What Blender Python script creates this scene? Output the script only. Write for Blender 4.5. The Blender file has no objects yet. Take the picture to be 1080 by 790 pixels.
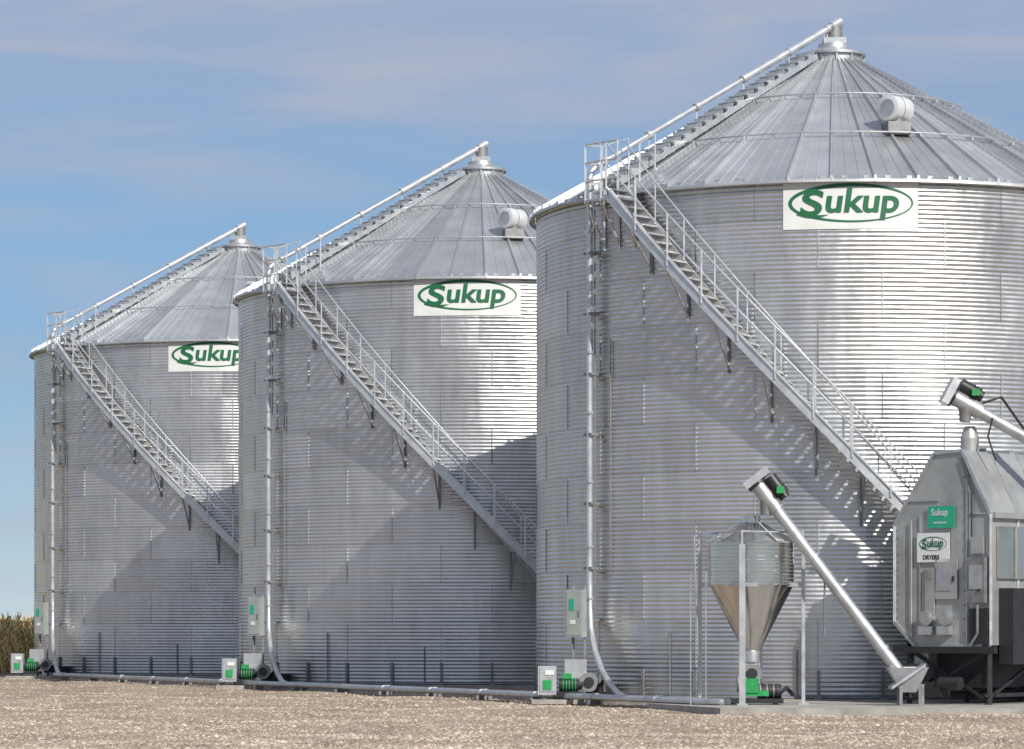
import bpy, math, random
import numpy as np
from mathutils import Vector, Matrix
random.seed(4); rng=np.random.default_rng(4)
sc=bpy.context.scene
rad=math.radians
# ---------------------------------------------------------------- helpers
class B:
    def __init__(s): s.v=[]; s.f=[]; s.m=[]
    def add(s,vs,fs,m=0):
        o=len(s.v); s.v+= [tuple(p) for p in vs]
        for f in fs: s.f.append(tuple(i+o for i in f)); s.m.append(m)
    def box(s,c,size,m=0,rz=0,M=None):
        x,y,z=[k/2 for k in size]
        vs=[Vector((a*x,b*y,d*z)) for a in(-1,1) for b in(-1,1) for d in(-1,1)]
        R=M if M is not None else Matrix.Rotation(rz,3,'Z')
        vs=[R@p+Vector(c) for p in vs]
        s.add(vs,[(0,1,3,2),(4,6,7,5),(0,4,5,1),(2,3,7,6),(0,2,6,4),(1,5,7,3)],m)
    def beam(s,p,q,w,h,m=0,up=(0,0,1)):
        p=Vector(p);q=Vector(q);d=(q-p);L=d.length;d.normalize()
        u=Vector(up)
        if abs(d.dot(u))>.98: u=Vector((0,1,0))
        a=d.cross(u).normalized(); b=a.cross(d).normalized()
        vs=[]
        for e in(p,q):
            for i,j in((-1,-1),(1,-1),(1,1),(-1,1)): vs.append(e+a*w/2*i+b*h/2*j)
        s.add(vs,[(0,1,2,3),(7,6,5,4),(0,4,5,1),(1,5,6,2),(2,6,7,3),(3,7,4,0)],m)
    def tube(s,pts,r,n=10,m=0,caps=True):
        pts=[Vector(p) for p in pts]; N=len(pts)
        rs=r if isinstance(r,(list,tuple)) else [r]*N
        T=[]
        for i in range(N):
            d=(pts[min(i+1,N-1)]-pts[max(i-1,0)]).normalized(); T.append(d)
        u=Vector((0,0,1)) if abs(T[0].z)<.9 else Vector((0,1,0))
        a=T[0].cross(u).normalized(); vs=[]
        for i in range(N):
            a=(a-T[i]*a.dot(T[i])).normalized(); b=T[i].cross(a)
            for k in range(n):
                t=2*math.pi*k/n
                vs.append(pts[i]+a*rs[i]*math.cos(t)+b*rs[i]*math.sin(t))
        fs=[(i*n+k,i*n+(k+1)%n,(i+1)*n+(k+1)%n,(i+1)*n+k) for i in range(N-1) for k in range(n)]
        if caps: fs+=[tuple(range(n-1,-1,-1)),tuple((N-1)*n+k for k in range(n))]
        s.add(vs,fs,m)
    def prism(s,poly,off,m=0):
        poly=[Vector(p) for p in poly]; off=Vector(off); n=len(poly)
        vs=poly+[p+off for p in poly]
        s.add(vs,[tuple(range(n)),tuple(range(2*n-1,n-1,-1))]+[(i,i+n,(i+1)%n+n,(i+1)%n) for i in range(n)],m)
    def obj(s,name,mats,parent=None,loc=(0,0,0),smooth=None,rz=0):
        me=bpy.data.meshes.new(name); me.from_pydata(s.v,[],s.f)
        for m in mats: me.materials.append(m)
        me.polygons.foreach_set('material_index',s.m)
        me.update()
        o=bpy.data.objects.new(name,me); sc.collection.objects.link(o)
        if smooth=='all': me.polygons.foreach_set('use_smooth',[True]*len(me.polygons))
        elif smooth:
            me.polygons.foreach_set('use_smooth',[True]*len(me.polygons)); me.set_sharp_from_angle(angle=rad(smooth))
        o.location=loc; o.rotation_euler=(0,0,rz)
        if parent: o.parent=parent
        return o
def link(me,name,parent,loc=(0,0,0)):
    o=bpy.data.objects.new(name,me); sc.collection.objects.link(o); o.parent=parent; o.location=loc; return o
def empty(name,loc=(0,0,0),rz=0):
    e=bpy.data.objects.new(name,None); sc.collection.objects.link(e); e.location=loc; e.rotation_euler=(0,0,rz); e.empty_display_size=.5; return e
def pol(r,deg,z): # 0 deg faces camera (-Y), positive to +X
    t=rad(deg); return Vector((r*math.sin(t),-r*math.cos(t),z))
# ---------------------------------------------------------------- materials
def mat(name):
    m=bpy.data.materials.new(name); m.use_nodes=True
    nt=m.node_tree; return m,nt,nt.nodes['Principled BSDF']
def N(nt,t,**k):
    n=nt.nodes.new(t)
    for a,b in k.items(): setattr(n,a,b)
    return n
def math_(nt,op,a,b=None,c=None):
    n=N(nt,'ShaderNodeMath',operation=op)
    for i,x in enumerate((a,b,c)):
        if x is None: continue
        if isinstance(x,(int,float)): n.inputs[i].default_value=x
        else: nt.links.new(x,n.inputs[i])
    return n.outputs[0]
def ramp(nt,fac,stops):
    r=N(nt,'ShaderNodeValToRGB'); e=r.color_ramp.elements
    while len(e)<len(stops): e.new(.5)
    for i,(p,c) in enumerate(stops):
        e[i].position=p; e[i].color=(*c,1) if len(c)==3 else c
    nt.links.new(fac,r.inputs[0]); return r.outputs[0]
def simple(name,col,rough=.5,metal=0,var=.15,scale=3,bump=.0,bscale=60):
    m,nt,p=mat(name)
    tc=N(nt,'ShaderNodeTexCoord')
    no=N(nt,'ShaderNodeTexNoise'); no.inputs['Scale'].default_value=scale; no.inputs['Detail'].default_value=6
    nt.links.new(tc.outputs['Object'],no.inputs['Vector'])
    c=ramp(nt,no.outputs['Fac'],[(.3,tuple(k*(1-var) for k in col)),(.7,tuple(min(1,k*(1+var)) for k in col))])
    nt.links.new(c,p.inputs['Base Color'])
    p.inputs['Metallic'].default_value=metal
    rr=math_(nt,'MULTIPLY_ADD',no.outputs['Fac'],.2,rough-.1); nt.links.new(rr,p.inputs['Roughness'])
    if bump:
        n2=N(nt,'ShaderNodeTexNoise'); n2.inputs['Scale'].default_value=bscale; nt.links.new(tc.outputs['Object'],n2.inputs['Vector'])
        bp=N(nt,'ShaderNodeBump'); bp.inputs['Strength'].default_value=bump; bp.inputs['Distance'].default_value=.01
        nt.links.new(n2.outputs['Fac'],bp.inputs['Height']); nt.links.new(bp.outputs[0],p.inputs['Normal'])
    return m
GALV=simple('galvanized_steel',(.50,.51,.52),.42,.75,.14,4,.15,30)
GALVB=simple('bright_galvanized',(.60,.61,.62),.36,.65,.12,4)
VENTM=simple('vent_sheet_metal',(.66,.67,.67),.45,.3,.08,4)
DARKG=simple('weathered_steel',(.24,.24,.24),.55,.5,.2,5)
STAIN=simple('stainless_steel',(.64,.62,.58),.18,.97,.08,3,.15,6)
BLACK=simple('black_paint',(.02,.02,.022),.45,0,.2,6)
GREEN=simple('green_paint',(.02,.26,.07),.4,0,.15,6)
LGREEN=simple('logo_green',(.008,.12,.045),.5,0,.12,2)
SGREEN=simple('sign_green',(.02,.34,.20),.45,0,.1,5)
WHITE=simple('white_sign_vinyl',(.66,.67,.65),.5,0,.07,1.5)
CREAM=simple('dryer_sheet_metal',(.40,.405,.39),.42,.5,.18,1.5,.15,5)
GREYBOX=simple('grey_enclosure',(.34,.37,.35),.5,.2,.1,4)
CONC=simple('concrete',(.33,.31,.28),.85,0,.25,2.5,.5,30)

R=7.3; H=11.80; RH=1.118
def wall_mat():
    m,nt,p=mat('corrugated_galvanized_wall')
    tc=N(nt,'ShaderNodeTexCoord'); sp=N(nt,'ShaderNodeSeparateXYZ'); nt.links.new(tc.outputs['Object'],sp.inputs[0])
    ang=math_(nt,'ARCTAN2',sp.outputs[0],sp.outputs[1])
    ring=math_(nt,'FLOOR',math_(nt,'DIVIDE',math_(nt,'ADD',sp.outputs[2],.35),RH))
    u=math_(nt,'MULTIPLY',ang,16/(2*math.pi))
    u=math_(nt,'ADD',math_(nt,'MULTIPLY_ADD',ring,.5,u),.13)
    fu=math_(nt,'FRACT',u); iu=math_(nt,'FLOOR',u)
    cb=N(nt,'ShaderNodeCombineXYZ'); nt.links.new(iu,cb.inputs[0]); nt.links.new(ring,cb.inputs[1])
    oi=N(nt,'ShaderNodeObjectInfo'); nt.links.new(oi.outputs['Random'],cb.inputs[2])
    wn=N(nt,'ShaderNodeTexWhiteNoise'); nt.links.new(cb.outputs[0],wn.inputs[0])
    s1=math_(nt,'LESS_THAN',fu,.009)
    fr=math_(nt,'FRACT',math_(nt,'DIVIDE',math_(nt,'ADD',sp.outputs[2],.35),RH))
    s2=math_(nt,'LESS_THAN',fr,.022)
    seam=math_(nt,'MAXIMUM',math_(nt,'MULTIPLY',s1,.28),math_(nt,'MULTIPLY',s2,.25))
    cyl=N(nt,'ShaderNodeCombineXYZ'); nt.links.new(math_(nt,'MULTIPLY',ang,14),cyl.inputs[0]); nt.links.new(math_(nt,'MULTIPLY',sp.outputs[2],.35),cyl.inputs[1]); nt.links.new(math_(nt,'MULTIPLY',oi.outputs['Random'],30),cyl.inputs[2])
    n1=N(nt,'ShaderNodeTexNoise'); n1.inputs['Scale'].default_value=1.2; n1.inputs['Detail'].default_value=5; nt.links.new(cyl.outputs[0],n1.inputs[0])
    n2=N(nt,'ShaderNodeTexNoise'); n2.inputs['Scale'].default_value=5; n2.inputs['Detail'].default_value=4; nt.links.new(tc.outputs['Object'],n2.inputs[0])
    v=math_(nt,'MULTIPLY_ADD',wn.outputs['Value'],.12,.54)
    v=math_(nt,'ADD',v,math_(nt,'MULTIPLY_ADD',n1.outputs['Fac'],.28,-.14))
    v=math_(nt,'ADD',v,math_(nt,'MULTIPLY_ADD',n2.outputs['Fac'],.12,-.06))
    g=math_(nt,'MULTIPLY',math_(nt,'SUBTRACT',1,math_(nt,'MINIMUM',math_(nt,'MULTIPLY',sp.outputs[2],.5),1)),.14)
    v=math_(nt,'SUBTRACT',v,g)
    v=math_(nt,'MULTIPLY',v,math_(nt,'SUBTRACT',1,seam))
    cc=N(nt,'ShaderNodeCombineColor')
    for i,k in enumerate((.985,1.0,1.0)): nt.links.new(math_(nt,'MULTIPLY',v,k),cc.inputs[i])
    nt.links.new(cc.outputs[0],p.inputs['Base Color'])
    p.inputs['Metallic'].default_value=.88
    nt.links.new(math_(nt,'ADD',math_(nt,'MULTIPLY_ADD',wn.outputs['Value'],.08,.28),math_(nt,'MULTIPLY_ADD',n1.outputs['Fac'],.16,-.08)),p.inputs['Roughness'])
    bp=N(nt,'ShaderNodeBump'); bp.inputs['Strength'].default_value=.7; bp.inputs['Distance'].default_value=.07
    n3=N(nt,'ShaderNodeTexNoise'); n3.inputs['Scale'].default_value=.9; n3.inputs['Detail'].default_value=3; nt.links.new(tc.outputs['Object'],n3.inputs[0])
    nt.links.new(n3.outputs['Fac'],bp.inputs['Height'])
    nt.links.new(bp.outputs[0],p.inputs['Normal'])
    return m
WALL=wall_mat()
def roof_mat():
    m,nt,p=mat('ribbed_galvanized_roof')
    tc=N(nt,'ShaderNodeTexCoord'); sp=N(nt,'ShaderNodeSeparateXYZ'); nt.links.new(tc.outputs['Object'],sp.inputs[0])
    ang=math_(nt,'SUBTRACT',math_(nt,'MULTIPLY',math_(nt,'ARCTAN2',sp.outputs[0],math_(nt,'MULTIPLY',sp.outputs[1],-1)),48/(2*math.pi)),.2)
    pan=math_(nt,'FLOOR',ang)
    oi=N(nt,'ShaderNodeObjectInfo')
    cb=N(nt,'ShaderNodeCombineXYZ'); nt.links.new(pan,cb.inputs[0]); nt.links.new(oi.outputs['Random'],cb.inputs[1])
    wn=N(nt,'ShaderNodeTexWhiteNoise'); nt.links.new(cb.outputs[0],wn.inputs[0])
    n2=N(nt,'ShaderNodeTexNoise'); n2.inputs['Scale'].default_value=1.3; n2.inputs['Detail'].default_value=6; nt.links.new(tc.outputs['Object'],n2.inputs[0])
    v=math_(nt,'ADD',math_(nt,'MULTIPLY_ADD',wn.outputs['Value'],.16,.43),math_(nt,'MULTIPLY_ADD',n2.outputs['Fac'],.22,-.11))
    rho=math_(nt,'SQRT',math_(nt,'ADD',math_(nt,'MULTIPLY',sp.outputs[0],sp.outputs[0]),math_(nt,'MULTIPLY',sp.outputs[1],sp.outputs[1])))
    wv=math_(nt,'SINE',math_(nt,'MULTIPLY',rho,2*math.pi/.15))
    cc=N(nt,'ShaderNodeCombineColor')
    for i,k in enumerate((.985,1,1.0)): nt.links.new(math_(nt,'MULTIPLY',v,k),cc.inputs[i])
    nt.links.new(cc.outputs[0],p.inputs['Base Color']); p.inputs['Metallic'].default_value=.72
    nt.links.new(math_(nt,'ADD',math_(nt,'MULTIPLY',wn.outputs['Value'],.1),math_(nt,'MULTIPLY_ADD',n2.outputs['Fac'],.2,.27)),p.inputs['Roughness'])
    bp=N(nt,'ShaderNodeBump'); bp.inputs['Strength'].default_value=.4; bp.inputs['Distance'].default_value=.006
    nt.links.new(wv,bp.inputs['Height']); nt.links.new(bp.outputs[0],p.inputs['Normal'])
    return m
ROOF=roof_mat()

# ---------------------------------------------------------------- grain bin meshes (shared)
def build_wall():
    pitch=RH/11; per=6; nr=int((H-.12)/pitch*per)+1; ns=168
    z=.12+np.arange(nr)*pitch/per; z[-1]=H
    r=R+.008*np.cos(2*np.pi*(z-.12)/pitch)
    t=np.arange(ns)*2*np.pi/ns
    V=np.stack([np.outer(r,np.sin(t)),-np.outer(r,np.cos(t)),np.repeat(z[:,None],ns,1)],-1).reshape(-1,3)
    i=np.arange(nr-1)[:,None]*ns; k=np.arange(ns)[None]; k2=(k+1)%ns
    F=np.stack([i+k,i+k2,i+ns+k2,i+ns+k],-1).reshape(-1,4)
    me=bpy.data.meshes.new('bin_wall'); me.from_pydata(V.tolist(),[],F.tolist()); me.materials.append(WALL)
    me.polygons.foreach_set('use_smooth',[True]*len(me.polygons)); me.update(); return me
SL=(15.92-H)/R
def rz_(rho): return H+.03+SL*(R-rho)
def build_roof():
    b=B(); n=48; rhos=[7.47,6.2,5,4,3,2.2,1.5,1.0,.62]
    prof=[(0,0),(.0,1),(.06,1),(.06,0),(.33,-.12),(.35,.1),(.37,-.12),(.63,-.12),(.65,.1),(.67,-.12)]
    rows=[]
    for ri,rho in enumerate(rhos):
        sp=2*math.pi*rho/n
        row=[]
        for k in range(n):
            for (a,h) in prof:
                if a<=.06:
                    w=min(.085,sp*.3); base={(0,0):-w/2,(0,1):-w*.3,(.06,1):w*.3,(.06,0):w/2}[(a,h)]
                    off=base/sp
                else: off=a
                th=360*(k+off)/n+1.5
                hh=h*.085*min(1,.35+rho/5)
                row.append(pol(rho,th,rz_(rho)+hh))
        rows.append(row)
    lip=[Vector((p.x*1.001,p.y*1.001,rz_(7.47)-.07)) for p in rows[0]]
    rows.insert(0,lip)
    L=len(rows[0]); vs=[p for r in rows for p in r]
    fs=[(i*L+k,i*L+(k+1)%L,(i+1)*L+(k+1)%L,(i+1)*L+k) for i in range(len(rows)-1) for k in range(L)]
    b.add(vs,fs); return b
def ringpts(r,z,n=96): return [pol(r,360*i/n,z) for i in range(n+1)]
def build_roof_trim():
    b=B()
    z0=rz_(.62)
    for (a,za,c,zb) in ((.70,z0-.12,.70,z0+.12),(.78,z0+.12,.78,z0+.18),(.78,z0+.18,.40,z0+.32),(.40,z0+.32,.38,z0+.42)):
        b.tube([(0,0,za),(0,0,zb)],[a,c],24,caps=True)
    b.box((0,0,z0+.48),(.55,.55,.16)); 
    for a in range(0,360,30): b.box(pol(.72,a,z0+.0),(.05,.05,.24),rz=rad(a))
    for rho,h in ((3.1,.14),(5.3,.14)):
        b.tube(ringpts(rho,rz_(rho)+h),.022,6,caps=False)
        for k in range(0,48,2):
            th=360*k/48+1.5; b.beam(pol(rho,th,rz_(rho)+.04),pol(rho,th,rz_(rho)+h),.03,.03)
    for k in range(96):
        th=360*k/96; b.box(pol(R+.05,th,H-.02),(.12,.1,.07),rz=rad(th))
    b.tube(ringpts(R+.03,H-.06),.03,6,caps=False)
    return b
def build_vents():
    b=B()
    for th in (11,140,190):
        rho=5.0; z=rz_(rho); c=pol(rho,th,z)
        Rm=Matrix.Rotation(rad(th),3,'Z')
        b.box(c+Vector((0,0,.08)),(.54,.54,.3),M=Rm,m=1)
        b.tube([c+Vector((0,0,.2)),c+Vector((0,0,.40))],.22,18,m=1)
        up=c+Vector((0,0,.54))
        ax=Matrix.Rotation(rad(th+38),3,'Z')@Vector((1,0,0))
        b.tube([up-ax*.36,up-ax*.345,up+ax*.295,up+ax*.31],[.275,.30,.30,.275],28)
        b.tube([up-ax*.08,up-ax*.05],[.31,.31],28,m=2)
        b.tube([up-ax*.365,up-ax*.36],[.2,.2],24,m=2)
    return b
def stz(th): return 11.72-.148*(th+44)
def build_stairs():
    b=B(); t0=-44; t1=34.5; ri,ro=R+.22,R+.95
    n=40; ths=[t0+(t1-t0)*i/n for i in range(n+1)]
    for r in (ri,ro):
        for a,c in zip(ths[:-1],ths[1:]):
            b.beam(pol(r,a,stz(a)-.1),pol(r,c+.03,stz(c)-.1),.045,.24,up=(0,0,1))
            b.beam(pol(r+(.03 if r==ro else -.03),a,stz(a)+.02),pol(r+(.03 if r==ro else -.03),c,stz(c)+.02),.07,.02)
    nt_=int((stz(t0)-stz(t1))/.215)
    for i in range(nt_+1):
        th=t0+(t1-t0)*i/nt_; z=stz(th)-.03
        b.box(pol((ri+ro)/2,th,z),(.24,ro-ri-.06,.035),rz=rad(th),m=1)
        b.box(pol((ri+ro)/2,th,z-.045)+pol(1,th+90,0)*-.11,(.02,ro-ri-.06,.05),rz=rad(th),m=1)
    for r,hs in ((ro+.03,(1.02,.55)),(ri,(1.02,))):
        for h in hs:
            b.tube([pol(r,a,stz(a)+h) for a in ths],.022,6)
    for i in range(0,n+1,3):
        a=ths[i]
        b.beam(pol(ro+.04,a,stz(a)-.15),pol(ro+.04,a,stz(a)+1.03),.04,.04)
        b.beam(pol(ri,a,stz(a)-.15),pol(ri,a,stz(a)+1.03),.03,.03)
    for i in range(2,n,4):
        a=ths[i]; z=stz(a)-.25
        b.beam(pol(R+.03,a,z),pol(ro,a,z),.045,.045,m=1)
        b.beam(pol(ro,a,z-.02),pol(R+.05,a,z-.95),.04,.04,m=1)
        b.beam(pol(R+.04,a,z+.1),pol(R+.04,a,z-1.1),.05,.04,m=2)
    return b
def build_platform():
    b=B(); zf=11.55; a0,a1=-51.8,-44
    r0,r1=R+.1,R+.60; st=4
    for i in range(st):
        p=a0+(a1-a0)*i/st; q=a0+(a1-a0)*(i+1)/st
        for k in range(5):
            r=r0+(r1-r0)*k/4; b.beam(pol(r,p,zf),pol(r,q,zf),.05,.05,m=1)
    for a in (a0,(a0+a1)/2,a1):
        b.beam(pol(r0,a,zf),pol(r1,a,zf),.06,.1)
        b.beam(pol(R+.03,a,zf-1.0),pol(r1-.05,a,zf-.05),.05,.05,m=0)
        b.beam(pol(R+.03,a,zf-1.1),pol(R+.03,a,zf),.05,.05,m=0)
    for a,r in ((a0,r1),((a0+a1)/2,r1),(a1,r1),(a0,r0),(a1,R-.15)):
        b.beam(pol(r,a,zf-.05),pol(r,a,zf+1.3),.045,.045)
    for h in (.45,.88,1.3):
        b.tube([pol(r1,a0+(a1-a0)*i/6,zf+h) for i in range(7)],.024,6)
        b.tube([pol(r1,a0,zf+h),pol(r0,a0,zf+h)],.024,6)
    b.tube([pol(r0,a0,zf+1.3),pol(R-.6,a0+1,zf+1.55),pol(R-.6,a0+1,zf+.6)],.024,6)
    b.tube([pol(R-.15,a1,zf+1.3),pol(R-.8,a1-1,zf+1.6),pol(R-.8,a1-1,zf+.75)],.024,6)
    return b
def build_roof_stair():
    b=B(); th=-50; t=rad(th)
    side=Vector((math.cos(t),math.sin(t),0))
    for s in (-.3,.3):
        b.beam(pol(R+.05,th,rz_(R+.05)+.16)+side*s,pol(.9,th,rz_(.9)+.16)+side*s,.05,.12)
    rho=R-.05
    while rho>1.0:
        b.box(pol(rho,th,rz_(rho)+.27),(.62,.24,.03),rz=t)
        b.box(pol(rho-.12,th,rz_(rho)+.34),(.62,.02,.13),rz=t)
        for s in (-.32,.32): b.box(pol(rho-.02,th,rz_(rho)+.22)+side*s,(.02,.2,.16),rz=t)
        rho-=.34
    return b
def build_fill_tube():
    b=B()
    pts=[Vector((-5.38,-7.75,.17)),Vector((-5.5,-7.4,.22)),Vector((-5.68,-6.6,.42)),Vector((-5.86,-5.8,.75)),Vector((-6.0,-5.1,1.2)),Vector((-6.08,-4.62,1.7)),Vector((-6.1,-4.46,2.2))]
    pts+= [Vector((-6.1,-4.44,z)) for z in (3,5,7,9,11,11.9,12.15)]
    end=Vector((.0,.0,16.50)); st=Vector((-5.85,-4.26,12.5))
    pts+=[Vector((-6.04,-4.4,12.33)),st]
    b.tube(pts,.075,12)
    b.tube([st,st.lerp(end,.62)],.062,12)
    b.tube([st.lerp(end,.6),end],.09,12)
    for f in (.02,.2,.4,.6,.8,.97):
        p=st.lerp(end,f); d=(end-st).normalized()
        b.tube([p-d*.05,p+d*.05],.105,12)
        rho=math.hypot(p.x,p.y)
        b.beam(p,Vector((p.x,p.y,rz_(min(rho,7.3)))),.03,.03)
    d=(end-st).normalized()
    b.tube([end-d*.1,end+d*.22],[.12,.12],12)
    b.tube([Vector((.0,.0,16.45)),Vector((0,0,16.0))],.2,12,m=1)
    for z in (1.9,3.1,4.6,6.2,7.6,9.0,10.4,11.6):
        b.box((-6.06,-4.40,z),(.3,.24,.06),rz=rad(-54),m=1)
        b.box((-6.1,-4.44,z+.5),(.19,.19,.05),rz=rad(-54),m=0)
    b.tube([(-5.98,-4.5,1.4),(-5.98,-4.5,11.4)],.018,6,m=1)
    return b
def build_base():
    b=B()
    b.tube([(0,0,-.1),(0,0,.12)],[R+.38,R+.36],96)
    b2=B()
    for k in range(32):
        th=360*k/32+3
        b2.box(pol(R+.035,th,.12+.32),(.07,.05,.64),rz=rad(th))
        b2.box(pol(R+.08,th,.12+.03),(.16,.16,.06),rz=rad(th))
    b2.tube(ringpts(R+.02,.15),.035,6,caps=False)
    for th,z0,z1 in ((-36,.2,1.6),(-12,.2,1.2),(-50,3,8.4)):
        b2.tube([pol(R+.04,th,z0),pol(R+.04,th,z1)],.018,6)
    return b,b2
def build_stiff():
    b=B()
    for ring in range(11):
        for k in range(16):
            u=k-.13-.5*ring
            ang=u*2*math.pi/16
            p=Vector((math.sin(ang)*(R+.008),math.cos(ang)*(R+.008),0))
            z0=ring*RH-.35
            if z0+RH>H or z0<.1: continue
            p.z=z0+RH/2
            b.box(p,(.03,.014,RH-.1),rz=-ang,m=1 if (k*7+ring*3)%5==0 else 0)
    return b
wall_me=build_wall()
parts={}
def proto(b,name,mats,smooth=None):
    o=b.obj(name,mats,smooth=smooth); me=o.data; bpy.data.objects.remove(o); parts[name]=me
proto(build_roof(),'roof',[ROOF]); proto(build_roof_trim(),'roof_cap_and_rings',[GALV],35)
proto(build_vents(),'roof_vents',[VENTM,DARKG,GALV],35)
proto(build_stairs(),'wall_stairs',[GALVB,GALV,DARKG],35)
proto(build_platform(),'eave_platform',[GALVB,GALV],35)
proto(build_roof_stair(),'roof_stairs',[GALVB])
proto(build_fill_tube(),'fill_tube',[GALVB,DARKG],35)
fb,bb=build_base(); proto(fb,'concrete_footing',[CONC],35); proto(bb,'base_anchors',[DARKG],35)
proto(build_stiff(),'sheet_laps',[GALV,DARKG])
BINS=[(7.9,81.4),(-.93,100.2),(-9.76,119.0)]
HS=[1.0,.985,.975]
for c,hs_ in zip(BINS,HS):
    e=empty('grain_bin',(c[0],c[1],0)); e.scale=(1,1,hs_)
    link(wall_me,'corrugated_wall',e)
    for k,me in parts.items(): link(me,k,e)

# ---------------------------------------------------------------- logo signs
def text_mesh(s,size,shear=.0,off=.02):
    cu=bpy.data.curves.new('t','FONT'); cu.body=s; cu.size=size; cu.shear=shear; cu.offset=off
    cu.resolution_u=6
    o=bpy.data.objects.new('t',cu); sc.collection.objects.link(o)
    bpy.context.view_layer.update()
    dg=bpy.context.evaluated_depsgraph_get(); me=o.evaluated_get(dg).to_mesh()
    V=[v.co.copy() for v in me.vertices]; F=[tuple(p.vertices) for p in me.polygons]
    o.evaluated_get(dg).to_mesh_clear(); bpy.data.objects.remove(o)
    return V,F
def logo_parts(W,Hh,mapf,green,white,scale=1.0):
    P=B(); n=16
    vs=[]
    for i in range(n+1):
        x=-W/2+W*i/n
        for y in (-Hh/2,Hh/2): vs.append(mapf(x,y,.0))
    P.add(vs,[(2*i,2*i+2,2*i+3,2*i+1) for i in range(n)])
    b=B(); n=72; a,c=W*.462,Hh*.375
    vs=[]
    for i in range(n):
        t=2*math.pi*i/n; w=.055*W/3.0*(1.1+.5*math.cos(t-2.5))
        vs.append(mapf(a*math.cos(t),c*math.sin(t),.008)); vs.append(mapf((a-w)*math.cos(t),(c-w)*math.sin(t),.008))
    b.add(vs,[(2*i,2*i+1,(2*i+3)%(2*n),(2*i+2)%(2*n)) for i in range(n)])
    L=B()
    for s,size,x0,y0 in (('S',Hh*.66,-W*.375,-Hh*.225),('ukup',Hh*.64,-W*.185,-Hh*.17)):
        V,F=text_mesh(s,size,.12,.018*size/.8)
        wid=max(v.x for v in V)-min(v.x for v in V); mn=min(v.x for v in V)
        tgt={'S':W*.175,'ukup':W*.54}[s]
        L.add([mapf((v.x-mn)/wid*tgt+x0,v.y+y0,.02) for v in V],F)
    vs=[]; n=14
    for i in range(n+1):
        f=i/n; x=-W*.40+W*.26*f; y=-Hh*.21-Hh*.05*math.sin(f*math.pi); w=Hh*.03*math.sin(math.pi*min(1,f+.08))
        vs+= [mapf(x,y-w,.016),mapf(x,y+w,.016)]
    L.add(vs,[(2*i,2*i+2,2*i+3,2*i+1) for i in range(n)])
    return P,b,L
for c,hs_ in zip(BINS,HS):
    def mp(x,y,d,c=c):
        a=-2.6+math.degrees(x/R); return pol(R+.022+d,a,11.21+y)
    P,b,L=logo_parts(3.02,1.17,mp,LGREEN,WHITE)
    e=empty('logo_sign',(c[0],c[1],0)); e.scale=(1,1,hs_)
    P.obj('white_panel',[WHITE],e); b.obj('oval_ring',[LGREEN],e); L.obj('lettering',[LGREEN],e)

# ---------------------------------------------------------------- cabinets, blowers, ground pipes per bin
for c in BINS:
    e=empty('control_cabinet',(c[0]-6.42,c[1]-4.9,0)); rot=rad(-30)
    b=B(); Rm=Matrix.Rotation(rot,3,'Z')
    b.box((0,0,2.05),(.42,.24,1.1),M=Rm)
    b.box(Rm@Vector((0,-.125,2.05)),(.36,.015,1.02),M=Rm)
    b.box(Rm@Vector((.15,-.14,2.05)),(.03,.03,.14),m=1,M=Rm)
    b.box(Rm@Vector((-.05,-.137,2.25)),(.13,.01,.26),m=2,M=Rm)
    b.box(Rm@Vector((-.02,-.137,1.85)),(.14,.01,.1),m=3,M=Rm)
    for s in (-.15,.15):
        b.beam(Rm@Vector((s,.14,0)),Rm@Vector((s,.14,2.7)),.05,.05,m=1)
    b.beam(Rm@Vector((0,.1,2.5)),Rm@Vector((0,.5,2.5)),.05,.05,m=1)
    b.tube([Rm@Vector((-.1,0,1.5)),Rm@Vector((-.1,0,.6)),Rm@Vector((-.2,-.3,.3))],.02,6,m=1)
    b.obj('cabinet',[GREYBOX,DARKG,SGREEN,WHITE],e)
    e=empty('bin_unloader_drive',(c[0]-6.75,c[1]-5.9,0))
    b=B()
    b.box((-.35,.1,.52),(.42,.34,.66)); b.box((-.35,-.08,.55),(.34,.02,.56),m=0); b.box((-.35,-.095,.42),(.2,.02,.22),m=1)
    b.box((-.3,-.098,.7),(.2,.02,.1),m=3)
    b.tube([(-.08,0,.42),(.36,0,.42)],.15,16,m=2)
    for k in range(5): b.tube([(0+k*.07,0,.42),(.025+k*.07,0,.42)],.165,16,m=1)
    b.tube([(.36,0,.42),(.46,0,.42)],.11,12,m=2)
    b.box((.18,0,.2),(.6,.4,.1),m=2); b.box((.1,-.02,.62),(.2,.2,.12),m=1); b.box((.3,.3,.75),(.5,.4,.5),m=0)
    b.tube([(.6,-.08,.48),(.6,.12,.48)],.22,18,m=4); b.tube([(.6,-.12,.48),(.6,-.08,.48)],.12,14,m=2)
    b.tube([(.75,.2,.3),(.95,.0,.5),(.95,-.1,.25)],.05,8,m=2)
    b.beam((.62,.2,.3),(1.6,1.7,.3),.22,.22,m=2)
    for x in (-.5,-.2,.35,.7): b.beam((x,.0,0),(x,.0,.25),.06,.06,m=2)
    b.box((.1,.0,.04),(1.6,.7,.1),m=5)
    b.obj('drive',[GALV,GREEN,BLACK,WHITE,DARKG,CONC],e,smooth=35)
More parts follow.
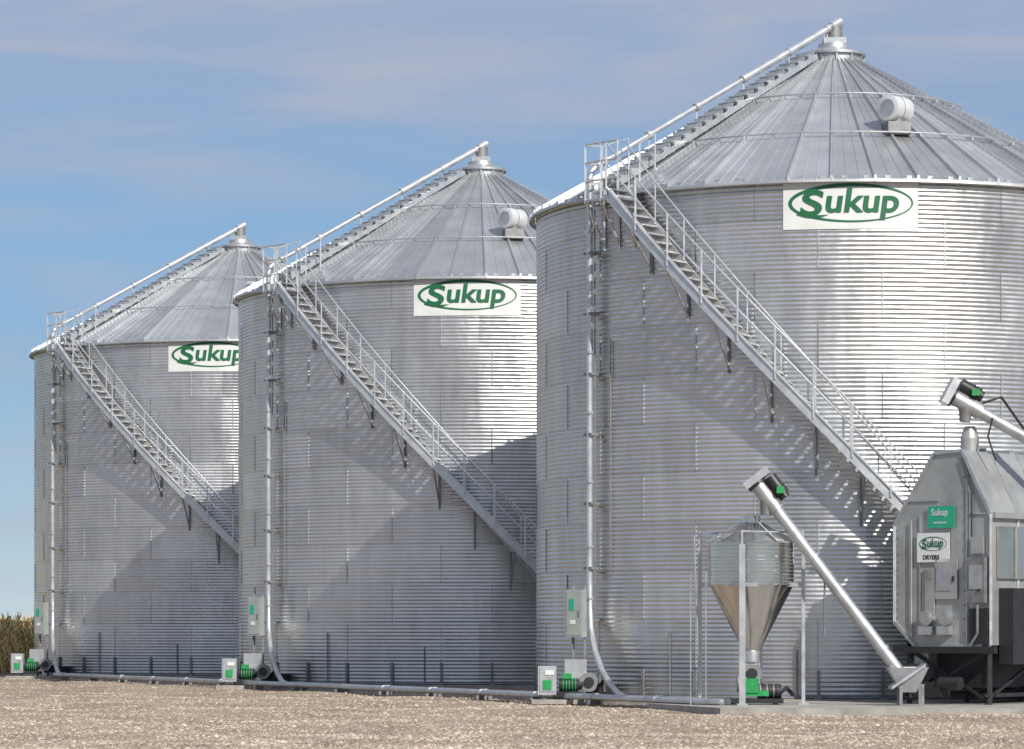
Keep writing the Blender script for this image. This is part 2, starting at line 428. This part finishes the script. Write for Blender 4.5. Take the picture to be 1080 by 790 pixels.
# long pipes along the row
dr=Vector((.4252,-.9051,0)); pr=Vector((-.9051,-.4252,0))
TANK=Vector((5.05,70.0,0))
e=empty('conveying_pipe')
b=B()
for i,c in enumerate(BINS):
    s=Vector((c[0]-5.38,c[1]-7.75,.17)); lat=.22*i
    endp=Vector((BINS[0][0]-5.38,BINS[0][1]-7.75,.17))+dr*4.2
    p1=s+dr*.8+pr*lat
    e1=endp+pr*lat
    b.tube([s,s+dr*.3+pr*lat*.3,p1,e1,e1+dr*.5-pr*lat*.6],.07,10)
    L=(e1-p1).length; k=1.0
    while k<L:
        q=p1+dr*k; b.tube([q-dr*.06,q+dr*.06],.088,10)
        if i==len(BINS)-1 or k<19:
            b.box(q+Vector((0,0,-.12)),(.3,.12,.1),m=1,rz=.44)
        k+=3.0
b.obj('pipes',[GALV,DARKG],e,smooth=35)

# ---------------------------------------------------------------- hopper tank
e=empty('hopper_tank',TANK)
b=B(); 
b.tube([(0,0,2.62),(0,0,3.52)],.90,40,caps=False)
for z in (2.62,2.9,3.2,3.52): b.tube([pol(.905,a*9,z) for a in range(41)],.016,6,caps=False)
b.tube([(0,0,3.5),(0,0,3.92)],[.95,.2],40); b.tube([(0,0,3.9),(0,0,4.08)],.2,20)
b.tube([(0,0,2.63),(0,0,1.2)],[.90,.16],40); 
for a in range(0,360,30): b.beam(pol(.95,a,3.52),pol(.24,a,3.93),.03,.04)
z=2.68
while z<3.5: b.tube([pol(.902,a*9,z) for a in range(41)],.009,5,caps=False); z+=.075
b.tube([(0,0,1.22),(0,0,1.0)],[.2,.2],20,m=1)
b.obj('tank_body',[STAIN,GALV],e,smooth=35)
b=B(); corners=[(-.27,-1.07),(1.07,-.27),(.27,1.07),(-1.07,.27)]
for i,(x,y) in enumerate(corners):
    w=.13 if i==0 else .075
    b.beam((x,y,0.1),(x,y,3.6 if i else 3.45),w,w)
    b.box((x,y,.12),(.22,.22,.04))
    x2,y2=corners[(i+1)%4]
    b.tube([(x,y,3.72),(x2,y2,3.72)],.022,6)
    b.beam((x,y,2.62),(x2,y2,2.62),.06,.08)
    b.beam((x,y,3.4),(x,y,3.75),.035,.035)
b.tube([(-1.07,.27,.1),(-1.2,.1,3.7),(-.9,-.1,3.72)],.02,6)
for s in (-.0,.32): b.tube([(-1.3+s,-.35,.1),(-1.3+s,-.35,2.9)],.014,6)
b.obj('support_frame',[GALV,DARKG],e,smooth=35)
e=empty('grain_blower',TANK+Vector((0,0,0)))
b=B()
b.tube([(0,-.12,.75),(0,.14,.75)],.22,20,m=4); b.tube([(0,-.16,.75),(0,-.12,.75)],.12,14,m=2)
b.box((0,0,.98),(.26,.26,.1),m=0)
b.tube([(.12,-.1,.38),(.62,-.1,.38)],.15,16,m=2)
for k in range(6): b.tube([(.16+k*.07,-.1,.38),(.185+k*.07,-.1,.38)],.165,16,m=2 if k%2 else 4)
b.box((-.02,-.2,.5),(.3,.2,.3),m=1); b.box((.05,-.1,.18),(1.2,.5,.1),m=2); b.box((.1,-.22,.34),(.5,.1,.12),m=1)
b.tube([(-.3,0,.55),(-.1,0,.55)],.19,16,m=4)
for x in (-.4,.5): b.beam((x,-.2,.08),(x,-.2,.2),.08,.08,m=2); b.beam((x,.1,.08),(x,.1,.2),.08,.08,m=2)
b.tube([(.62,.1,.35),(.75,.1,.45),(.9,.3,.3)],.05,8,m=2)
b.obj('blower',[GALV,GREEN,BLACK,WHITE,DARKG],e,smooth=35)

# ---------------------------------------------------------------- augers
def auger(name,top,bot,r,motor_dir):
    top=Vector(top);bot=Vector(bot); e=empty(name,top); T=bot-top; d=T.normalized()
    b=B()
    b.tube([-d*.1,T],r,20)
    k=1.6
    while k<T.length-.3:
        b.tube([d*k-d*.03,d*k+d*.03],r+.025,20); k+=2.4
    b.tube([d*.35,-d*.32],r+.04,20,m=0)
    b.tube([Vector((0,0,0)),Vector((-.02,0,-.38))],[r+.03,r*.9],18,m=3)
    perp=Vector((0,0,1)); up=(perp-d*perp.dot(d)).normalized()
    b.tube([-d*.3,-d*.36],r+.09,20,m=1)
    b.beam(-d*.44-up*.22,-d*.44+up*.36,.36,.16,m=4,up=d)
    b.tube([-d*.3+up*.30,d*.16+up*.30],.15,16,m=1)
    for q in range(3): b.tube([d*(-.02+q*.07)+up*.30,d*(.0+q*.07)+up*.30],.165,16,m=1)
    b.box(d*.05+up*.30+Vector((0,-.17,0)),(.16,.1,.14),m=2)
    b.tube([d*.16+up*.30,d*.24+up*.30],.12,12,m=1)
    b.beam(-d*.3+up*.12,d*.3+up*.14,.2,.05,m=3)
    b.obj('tube_and_head',[GALV,BLACK,GREEN,DARKG,GALVB],e,smooth=35)
    return e,T,d
aug,T,d=auger('grain_auger',(5.33,69.4,4.45),(8.2,68.9,.60),.125,0)
b=B()
c=T
b.prism([c+Vector((-.35,-.35,-.1)),c+Vector((.35,-.35,.38)),c+Vector((.35,.35,.38)),c+Vector((-.35,.35,-.1))],(0.0,0,-.06),m=0)
b.add([c+Vector(p) for p in ((-.42,-.3,.3),(.42,-.3,.3),(.42,.3,.3),(-.42,.3,.3),(-.12,-.12,-.22),(.18,-.12,-.22),(.18,.12,-.22),(-.12,.12,-.22))],
      [(0,1,5,4),(1,2,6,5),(2,3,7,6),(3,0,4,7),(4,5,6,7)])
for x in (-.15,.3): b.beam(c+Vector((x,-.2,-.05)),c+Vector((x,-.2,-.55)),.06,.06,m=1); b.beam(c+Vector((x,.25,-.05)),c+Vector((x,.25,-.55)),.06,.06,m=1)
b.tube([d*2.0+Vector((0,0,-.1)),d*2.0+Vector((.0,.1,-1.3))],.02,6,m=1)
b.obj('intake_hopper',[GALV,DARKG],aug,smooth=35)
aug2,T2,d2=auger('grain_auger',(9.6,70.2,6.45),(20.5,71.5,.5),.13,0)
b=B()
for f in (.3,.55): 
    p=T2*f; b.beam(p,Vector((p.x,p.y+.6,-6.4)),.08,.08); b.beam(p,Vector((p.x,p.y-.6,-6.4)),.08,.08)
b.tube([Vector((.3,0,.0)),Vector((.75,0,.15)),T2*.12+Vector((0,0,.12))],.03,8,m=1)
b.tube([Vector((.55,-.12,-.3)),Vector((.45,-.12,-.7)),Vector((.62,-.1,-1.2))],.02,6,m=1)
b.obj('tube_supports',[GALV,BLACK],aug2,smooth=35)

# ---------------------------------------------------------------- grain dryer
A=rad(40)
e=empty('grain_dryer',(9.12,70.3,0))
U=Vector((math.cos(A),-math.sin(A),0)); W=Vector((math.sin(A),math.cos(A),0))
def D(u,z,w): return U*u+W*w+Vector((0,0,z))
prof=[(-.2,5.42),(.5,5.46),(1.2,4.1),(1.2,1.35),(-.65,1.3),(-1.2,1.85),(-1.2,3.9)]
LEN=8.5
b=B()
b.prism([D(u,z,0) for u,z in prof],W*LEN)
b.obj('body',[CREAM],e)
b=B()
Md=Matrix((U,W,Vector((0,0,1)))).transposed()
def dbox(u,z,w,su,sz,sw,m=0):
    b.box(D(u,z,w),(su,sw,sz),m=m,M=Md)
n=len(prof)
for i in range(n):
    (u1,z1),(u2,z2)=prof[i],prof[(i+1)%n]
    b.beam(D(u1,z1,-.02),D(u2,z2,-.02),.06,.07,m=0)
for s in range(1,9):
    w=s*1.05
    for i in (1,2,5,6):
        (u1,z1),(u2,z2)=prof[i],prof[(i+1)%n]
        b.beam(D(u1*1.01,z1+.01,w),D(u2*1.01,z2+.01,w),.05,.05,m=0)
dbox(-.55,3.0,-.02,.03,2.2,.03,0); dbox(.62,3.2,-.02,.03,3.6,.03,0)
dbox(-.58,4.42,-.02,1.0,.03,.03,0); dbox(.9,4.12,-.02,.58,.03,.03)
for k in range(12):
    dbox(-1.12,1.95+k*.17,-.015,.025,.025,.02,6); dbox(.55,1.6+k*.3,-.015,.025,.025,.02,6)
dbox(.0,4.06,-.05,.66,.46,.02,m=1)
dbox(-.2,3.42,-.05,.80,.62,.02,m=2)
dbox(.12,2.75,-.04,.55,.85,.04,m=3); dbox(.31,2.75,-.075,.03,.12,.03,m=4)
dbox(-.28,2.5,-.05,.22,1.0,.05,m=3); dbox(-.28,2.85,-.08,.12,.2,.01,m=5)
dbox(.07,2.75,-.07,.36,.5,.01,m=0)
dbox(.92,2.72,-.09,.42,.95,.16,m=6); dbox(.92,2.78,-.18,.3,.5,.02,m=0); dbox(1.0,2.5,-.19,.05,.05,.02,m=4)
dbox(.9,3.45,-.05,.3,.35,.06,m=3)
dbox(.95,1.75,-.06,.46,.75,.1,m=4)
for u in (-.35,.12):
    b.tube([D(u,1.92,.0),D(u,1.92,-.16)],.16,18,m=0); b.tube([D(u,1.92,-.16),D(u,1.92,-.18)],.12,18,m=5)
    dbox(u,1.66,-.1,.3,.18,.18,m=0)
b.tube([D(.95,2.2,-.14),D(.95,1.6,-.14),D(.7,1.25,-.14)],.03,8,m=6)
b.tube([D(-.75,4.0,-.05),D(-.75,1.5,-.05)],.02,6,m=3)
b.tube([D(.5,5.3,-.05),D(.75,4.6,-.05),D(.75,3.6,-.05)],.018,6,m=4)
b.tube([D(.3,5.4,.6),D(.3,5.75,.6)],.2,18,m=3); b.tube([D(.3,5.75,.6),D(.3,6.0,.6)],[.2,.12],18,m=3)
for q in range(1,8): dbox(.15,5.5,q*1.05,.5,.1,.1,m=3)
dbox(1.38,1.75,4.4,.34,1.6,8.2,m=4); dbox(1.24,3.3,4.3,.05,1.1,8.2,m=5)
for q in range(1,9): dbox(1.285,3.3,q*.95-.1,.03,1.1,.06,m=3); dbox(1.56,1.75,q*.95-.1,.03,1.6,.05,m=6)
b.beam(D(1.25,4.08,0),D(1.25,4.08,LEN),.12,.12,m=3)
b.obj('panels_and_fittings',[GALV,SGREEN,WHITE,CREAM,BLACK,STAIN,DARKG],e,smooth=35)
b=B()
for w in (.1,2.4,4.7,7,8.3):
    for u in (-.9,1.1):
        b.beam(D(u,.1,w),D(u,1.5,w),.1,.1)
    b.beam(D(-.9,.15,w),D(1.1,1.25,w),.06,.06); b.beam(D(1.1,.15,w),D(-.9,1.25,w),.06,.06)
for u in (-.9,1.1):
    b.beam(D(u,1.28,-.1),D(u,1.28,LEN),.12,.18); b.beam(D(u,.3,-.1),D(u,.3,LEN),.06,.08)
    for w in (.1,2.4,4.7): b.beam(D(u,.25,w),D(u,1.2,w+2.3),.06,.06)
b.beam(D(-1.1,1.25,-.15),D(1.4,1.25,-.15),.14,.14)
b.box(D(.1,.85,3.5),(1.3,6,.8),M=Md); b.box(D(-.7,1.2,.4),(.5,.5,.6),M=Md,m=1)
b.tube([D(-.9,.8,-.3),D(-.3,.8,-.3)],.16,14,m=0); b.tube([D(.2,.55,-.4),D(.7,.55,-.4)],.14,14)
b.box(D(-.1,.42,-.3),(.7,.4,.3),M=Md,m=0)
b.obj('support_frame',[BLACK,GALV],e,smooth=35)
def mpd(x,y,d_): return D(-.2+x,3.5+y,-.063-d_*.3)
P,rg,L=logo_parts(.74,.40,mpd,LGREEN,WHITE)
rg.obj('sign_oval',[LGREEN],e); L.obj('sign_lettering',[LGREEN],e)
V,F=text_mesh('Sukup',.2,0,.003); b=B(); b.add([D(-.24+v.x*.85,4.10+v.y,-.066) for v in V],F)
V,F=text_mesh('www',.1,0,.001); b.add([D(-.2+v.x*1.6,3.92+v.y,-.066) for v in V],F)
b.obj('green_sign_lettering',[WHITE],e)
V,F=text_mesh('DRYERS',.13,0,.004); b=B(); b.add([D(-.45+v.x*.9,3.17+v.y,-.066) for v in V],F); b.obj('sign_text',[BLACK],e)

# ---------------------------------------------------------------- equipment pad
b=B(); b.prism([(2.9,71.2,-.1),(4.2,66.9,-.1),(19,65.0,-.1),(22,76,-.1),(10,74.0,-.1),(5.5,73.2,-.1)],(0,0,.2))
b.obj('concrete_pad',[CONC])

# ---------------------------------------------------------------- ground
def axis(lo,hi,a,b_,step):
    mid=np.arange(a,b_+1e-6,step)
    left=a-np.geomspace(step,a-lo,22)[::-1]; right=b_+np.geomspace(step,hi-b_,22)
    return np.concatenate([left,mid,right])
xs=axis(-3500,3500,-26,26,.4); ys=axis(-3500,4500,40,126,.5)
X,Y=np.meshgrid(xs,ys)
def hgt(X,Y):
    h=.022*np.sin(X*.9+Y*.35+1)+.018*np.sin(X*.37-Y*.6)+.012*np.sin(X*2.1+Y*1.3)+.02*np.sin(Y*1.1+X*.1)
    near=(np.abs(X)<60)&(Y>20)&(Y<140)
    h=np.where(near,h,0)
    rut=.035*np.exp(-((Y+X*.25-60)/1.0)**2)+.03*np.exp(-((Y+X*.12-66)/.8)**2)
    return h+np.where(near,rut,0)
Z=hgt(X,Y)-.03
nx=len(xs); ny=len(ys)
V=np.stack([X,Y,Z],-1).reshape(-1,3)
i=np.arange(ny-1)[:,None]*nx; k=np.arange(nx-1)[None]
F=np.stack([i+k,i+k+1,i+nx+k+1,i+nx+k],-1).reshape(-1,4)
me=bpy.data.meshes.new('ground'); me.from_pydata(V.tolist(),[],F.tolist()); me.update()
me.polygons.foreach_set('use_smooth',[True]*len(me.polygons))
gr=bpy.data.objects.new('ground',me); sc.collection.objects.link(gr)
m,nt,p=mat('gravel_ground')
tc=N(nt,'ShaderNodeTexCoord')
vo=N(nt,'ShaderNodeTexVoronoi'); vo.inputs['Scale'].default_value=24; nt.links.new(tc.outputs['Object'],vo.inputs[0])
n1=N(nt,'ShaderNodeTexNoise'); n1.inputs['Scale'].default_value=.45; n1.inputs['Detail'].default_value=8; n1.inputs['Roughness'].default_value=.65; nt.links.new(tc.outputs['Object'],n1.inputs[0])
sepc=N(nt,'ShaderNodeSeparateColor'); nt.links.new(vo.outputs['Color'],sepc.inputs[0])
st=ramp(nt,sepc.outputs[0],[(0,(.20,.15,.105)),(.35,(.31,.245,.18)),(.7,(.40,.325,.25)),(1,(.50,.43,.35))])
lg=ramp(nt,n1.outputs['Fac'],[(.33,(.66,.62,.58)),(.48,(.92,.9,.88)),(.65,(1.08,1.06,1.04))])
mx=N(nt,'ShaderNodeMix',data_type='RGBA',blend_type='MULTIPLY'); mx.inputs[0].default_value=1
nt.links.new(st,mx.inputs[6]); nt.links.new(lg,mx.inputs[7])
ge=N(nt,'ShaderNodeNewGeometry'); sp=N(nt,'ShaderNodeSeparateXYZ'); nt.links.new(ge.outputs['Position'],sp.inputs[0])
dd=math_(nt,'SUBTRACT',math_(nt,'ABSOLUTE',math_(nt,'SUBTRACT',sp.outputs[1],60)),75)
dx=math_(nt,'SUBTRACT',math_(nt,'ABSOLUTE',sp.outputs[0]),70)
fm=math_(nt,'MINIMUM',math_(nt,'MAXIMUM',math_(nt,'MULTIPLY',math_(nt,'MAXIMUM',dd,dx),.1),0),1)
mx2=N(nt,'ShaderNodeMix',data_type='RGBA'); nt.links.new(fm,mx2.inputs[0]); nt.links.new(mx.outputs[2],mx2.inputs[6])
fld=ramp(nt,n1.outputs['Fac'],[(.3,(.10,.10,.04)),(.7,(.22,.18,.09))]); nt.links.new(fld,mx2.inputs[7])
nt.links.new(mx2.outputs[2],p.inputs['Base Color']); p.inputs['Roughness'].default_value=.95; p.inputs['Specular IOR Level'].default_value=.2
bp=N(nt,'ShaderNodeBump'); bp.inputs['Strength'].default_value=.6; bp.inputs['Distance'].default_value=.03
nt.links.new(vo.outputs['Distance'],bp.inputs['Height']); nt.links.new(bp.outputs[0],p.inputs['Normal'])
me.materials.append(m)
def stones():
    n=70000
    y=46+(86-46)*rng.random(n)**1.35; x=(rng.random(n)-.5)*2*(y*.165)
    y2=86+30*rng.random(9000); x2=-y2*.16+rng.random(9000)*(14)
    x=np.concatenate([x,x2]); y=np.concatenate([y,y2])
    ok=np.ones(len(x),bool)
    for c in BINS: ok&=((x-c[0])**2+(y-c[1])**2)>7.7**2
    ok&=~((x>3.2)&(y>66.2)&(y<75))
    x=x[ok];y=y[ok]; n=len(x)
    s=rng.gamma(3,.0050,n)+.011
    base=np.array([(1,0,0),(.3,.95,0),(-.8,.6,0),(-.8,-.6,0),(.3,-.95,0),(.1,.1,.6)],float)
    a=rng.random(n)*6.283; ca,sa=np.cos(a),np.sin(a)
    P=base[None]*(1+.35*(rng.random((n,6,3))-.5))*s[:,None,None]
    Xr=P[...,0]*ca[:,None]-P[...,1]*sa[:,None]; Yr=P[...,0]*sa[:,None]+P[...,1]*ca[:,None]
    Vv=np.stack([Xr+x[:,None],Yr+y[:,None],P[...,2]+(hgt(x,y)-.032)[:,None]],-1).reshape(-1,3)
    f=np.array([(0,1,5),(1,2,5),(2,3,5),(3,4,5),(4,0,5)])
    Ff=(f[None]+np.arange(n)[:,None,None]*6).reshape(-1,3)
    me=bpy.data.meshes.new('gravel_stones'); me.from_pydata(Vv.tolist(),[],Ff.tolist()); me.update()
    mi=np.repeat(rng.integers(0,4,n),5); me.polygons.foreach_set('material_index',mi.astype(np.int32))
    for nm,cl in (('stone_tan',(.36,.285,.21)),('stone_pale',(.50,.43,.35)),('stone_brown',(.22,.165,.12)),('stone_buff',(.32,.27,.22))):
        me.materials.append(simple(nm,cl,.9,0,.35,.6))
    o=bpy.data.objects.new('gravel_stones',me); sc.collection.objects.link(o)
stones()
# ---------------------------------------------------------------- corn field
def corn():
    xs=[];ys=[]
    row=-60.0
    while row<45:
        yy=np.arange(121.5,165,.33)+rng.random()*.3
        keep=(yy<140)|(rng.random(len(yy))<.45)
        if row>-14: keep&=rng.random(len(yy))<.45
        yy=yy[keep]; xx=np.full(len(yy),row)+rng.normal(0,.06,len(yy))
        ok=(yy>131)|(xx<-18.3)
        xs.append(xx[ok]);ys.append(yy[ok]); row+=.76
    x=np.concatenate(xs);y=np.concatenate(ys); n=len(x)
    h=rng.normal(1.85,.12,n); lean=rng.normal(0,.08,(n,2))
    V=[];F=[];M=[];o=0
    def addq(P,mi):
        nonlocal o
        k=P.shape[1]; V.append(P.reshape(-1,3))
        idx=o+np.arange(P.shape[0])[:,None]*k
        if k==4: F.append(idx+np.array([0,1,2,3])); M.append(mi)
        else:
            F.append(idx+np.array([0,1,2,3])); M.append(mi); F.append(idx+np.array([3,2,4,5])); M.append(mi)
        o+=P.shape[0]*k
    for ax in (0,1):
        w=np.zeros((n,3)); w[:,ax]=.018
        b0=np.stack([x,y,np.zeros(n)],-1); t0=np.stack([x+lean[:,0],y+lean[:,1],h],-1)
        addq(np.stack([b0-w,b0+w,t0+w*.4,t0-w*.4],1),rng.integers(0,3,n))
    for l in range(9):
        f=.12+.1*l+rng.random(n)*.05; a=rng.random(n)*6.283; L=.5+.25*rng.random(n)
        base=np.stack([x+lean[:,0]*f,y+lean[:,1]*f,h*f],-1)
        dv=np.stack([np.cos(a),np.sin(a),np.zeros(n)],-1); pv=np.stack([-np.sin(a),np.cos(a),np.zeros(n)],-1)*.04
        mid=base+dv*(L*.45)[:,None]+np.array([0,0,.16]); tip=base+dv*(L*.85)[:,None]+np.stack([0*a,0*a,-.12-.35*rng.random(n)],-1)
        P=np.stack([base-pv*.6,base+pv*.6,mid+pv,mid-pv,tip+pv*.2,tip-pv*.2],1)
        addq(P,rng.choice([0,0,0,1,2,2,3],n))
    for q in range(3):
        a=rng.random(n)*6.283; t0=np.stack([x+lean[:,0],y+lean[:,1],h-.05],-1)
        dv=np.stack([np.cos(a)*.12,np.sin(a)*.12,.28+0*a],-1); pv=np.stack([-np.sin(a),np.cos(a),0*a],-1)*.012
        addq(np.stack([t0-pv,t0+pv,t0+dv+pv,t0+dv-pv],1),np.full(n,2))
    V=np.concatenate(V);F=np.concatenate(F);M=np.concatenate(M)
    me=bpy.data.meshes.new('corn_field'); me.from_pydata(V.tolist(),[],F.tolist()); me.update()
    me.polygons.foreach_set('material_index',M.astype(np.int32))
    for nm,cl in (('corn_tan',(.62,.46,.22)),('corn_olive',(.42,.38,.14)),('corn_gold',(.70,.52,.22)),('corn_green',(.24,.28,.08))):
        me.materials.append(simple(nm,cl,.8,0,.25,2))
    ob=bpy.data.objects.new('corn_field',me); sc.collection.objects.link(ob)
corn()

# ---------------------------------------------------------------- sky, sun, camera
phi,el=rad(30),rad(36)
S=Vector((math.sin(phi)*math.cos(el),-math.cos(phi)*math.cos(el),math.sin(el)))
w=bpy.data.worlds.new('World'); sc.world=w; w.use_nodes=True; nt=w.node_tree
bg=nt.nodes['Background']; bg.inputs['Strength'].default_value=.1
sky=N(nt,'ShaderNodeTexSky',sky_type='NISHITA'); sky.sun_disc=False; sky.sun_elevation=el; sky.sun_rotation=math.pi-phi
sky.air_density=1.0; sky.dust_density=.3; sky.ozone_density=3.0
tc=N(nt,'ShaderNodeTexCoord'); sp=N(nt,'ShaderNodeSeparateXYZ'); nt.links.new(tc.outputs['Generated'],sp.inputs[0])
hz=N(nt,'ShaderNodeMapRange'); hz.inputs['From Min'].default_value=0.0; hz.inputs['From Max'].default_value=.12; hz.inputs['To Min'].default_value=.95; hz.inputs['To Max'].default_value=.62; nt.links.new(sp.outputs[2],hz.inputs[0])
hcol=ramp(nt,sp.outputs[2],[(0.0,(.55,.66,.72)),(.035,(.35,.53,.70)),(.085,(.18,.36,.63)),(.15,(.16,.32,.58)),(.5,(.12,.25,.52))])
hs=N(nt,'ShaderNodeVectorMath',operation='SCALE'); nt.links.new(hcol,hs.inputs[0]); hs.inputs['Scale'].default_value=10
m0=N(nt,'ShaderNodeMix',data_type='RGBA'); nt.links.new(hz.outputs[0],m0.inputs[0]); nt.links.new(sky.outputs[0],m0.inputs[6]); nt.links.new(hs.outputs[0],m0.inputs[7])
mp_=N(nt,'ShaderNodeMapping'); mp_.inputs['Scale'].default_value=(7,7,42); mp_.inputs['Rotation'].default_value=(0,rad(-5),0); nt.links.new(tc.outputs['Generated'],mp_.inputs[0])
no=N(nt,'ShaderNodeTexNoise'); no.inputs['Scale'].default_value=1.3; no.inputs['Detail'].default_value=8; no.inputs['Roughness'].default_value=.52; no.inputs['Distortion'].default_value=.5; nt.links.new(mp_.outputs[0],no.inputs[0])
a=ramp(nt,no.outputs['Fac'],[(.44,(0,0,0)),(.78,(.6,.6,.6))])
hi=N(nt,'ShaderNodeMapRange'); hi.inputs['From Min'].default_value=.125; hi.inputs['From Max'].default_value=.185; hi.inputs['To Max'].default_value=.58; nt.links.new(sp.outputs[2],hi.inputs[0])
wis=math_(nt,'MULTIPLY',hi.outputs[0],math_(nt,'MULTIPLY_ADD',no.outputs['Fac'],1.0,.5))
fac=math_(nt,'MINIMUM',math_(nt,'ADD',a,wis),.85)
mx=N(nt,'ShaderNodeMix',data_type='RGBA'); nt.links.new(fac,mx.inputs[0]); nt.links.new(m0.outputs[2],mx.inputs[6]); mx.inputs[7].default_value=(4.5,4.75,5.8,1)
nt.links.new(mx.outputs[2],bg.inputs['Color'])
sl=bpy.data.lights.new('sun','SUN'); sl.energy=5.0; sl.angle=rad(.5); sl.color=(1,.96,.89)
so=bpy.data.objects.new('sun',sl); sc.collection.objects.link(so); so.rotation_euler=S.to_track_quat('Z','Y').to_euler(); so.location=S*50
cam=bpy.data.cameras.new('camera'); co=bpy.data.objects.new('camera',cam); sc.collection.objects.link(co)
co.location=(0,0,1.7); co.rotation_euler=(rad(90),0,0)
cam.sensor_width=36; cam.lens=3500/1080*36; cam.shift_y=(663-395)/1080; cam.clip_end=9000; cam.clip_start=.5
sc.camera=co
sc.view_settings.view_transform='Standard'; sc.view_settings.look='None'; sc.view_settings.exposure=0
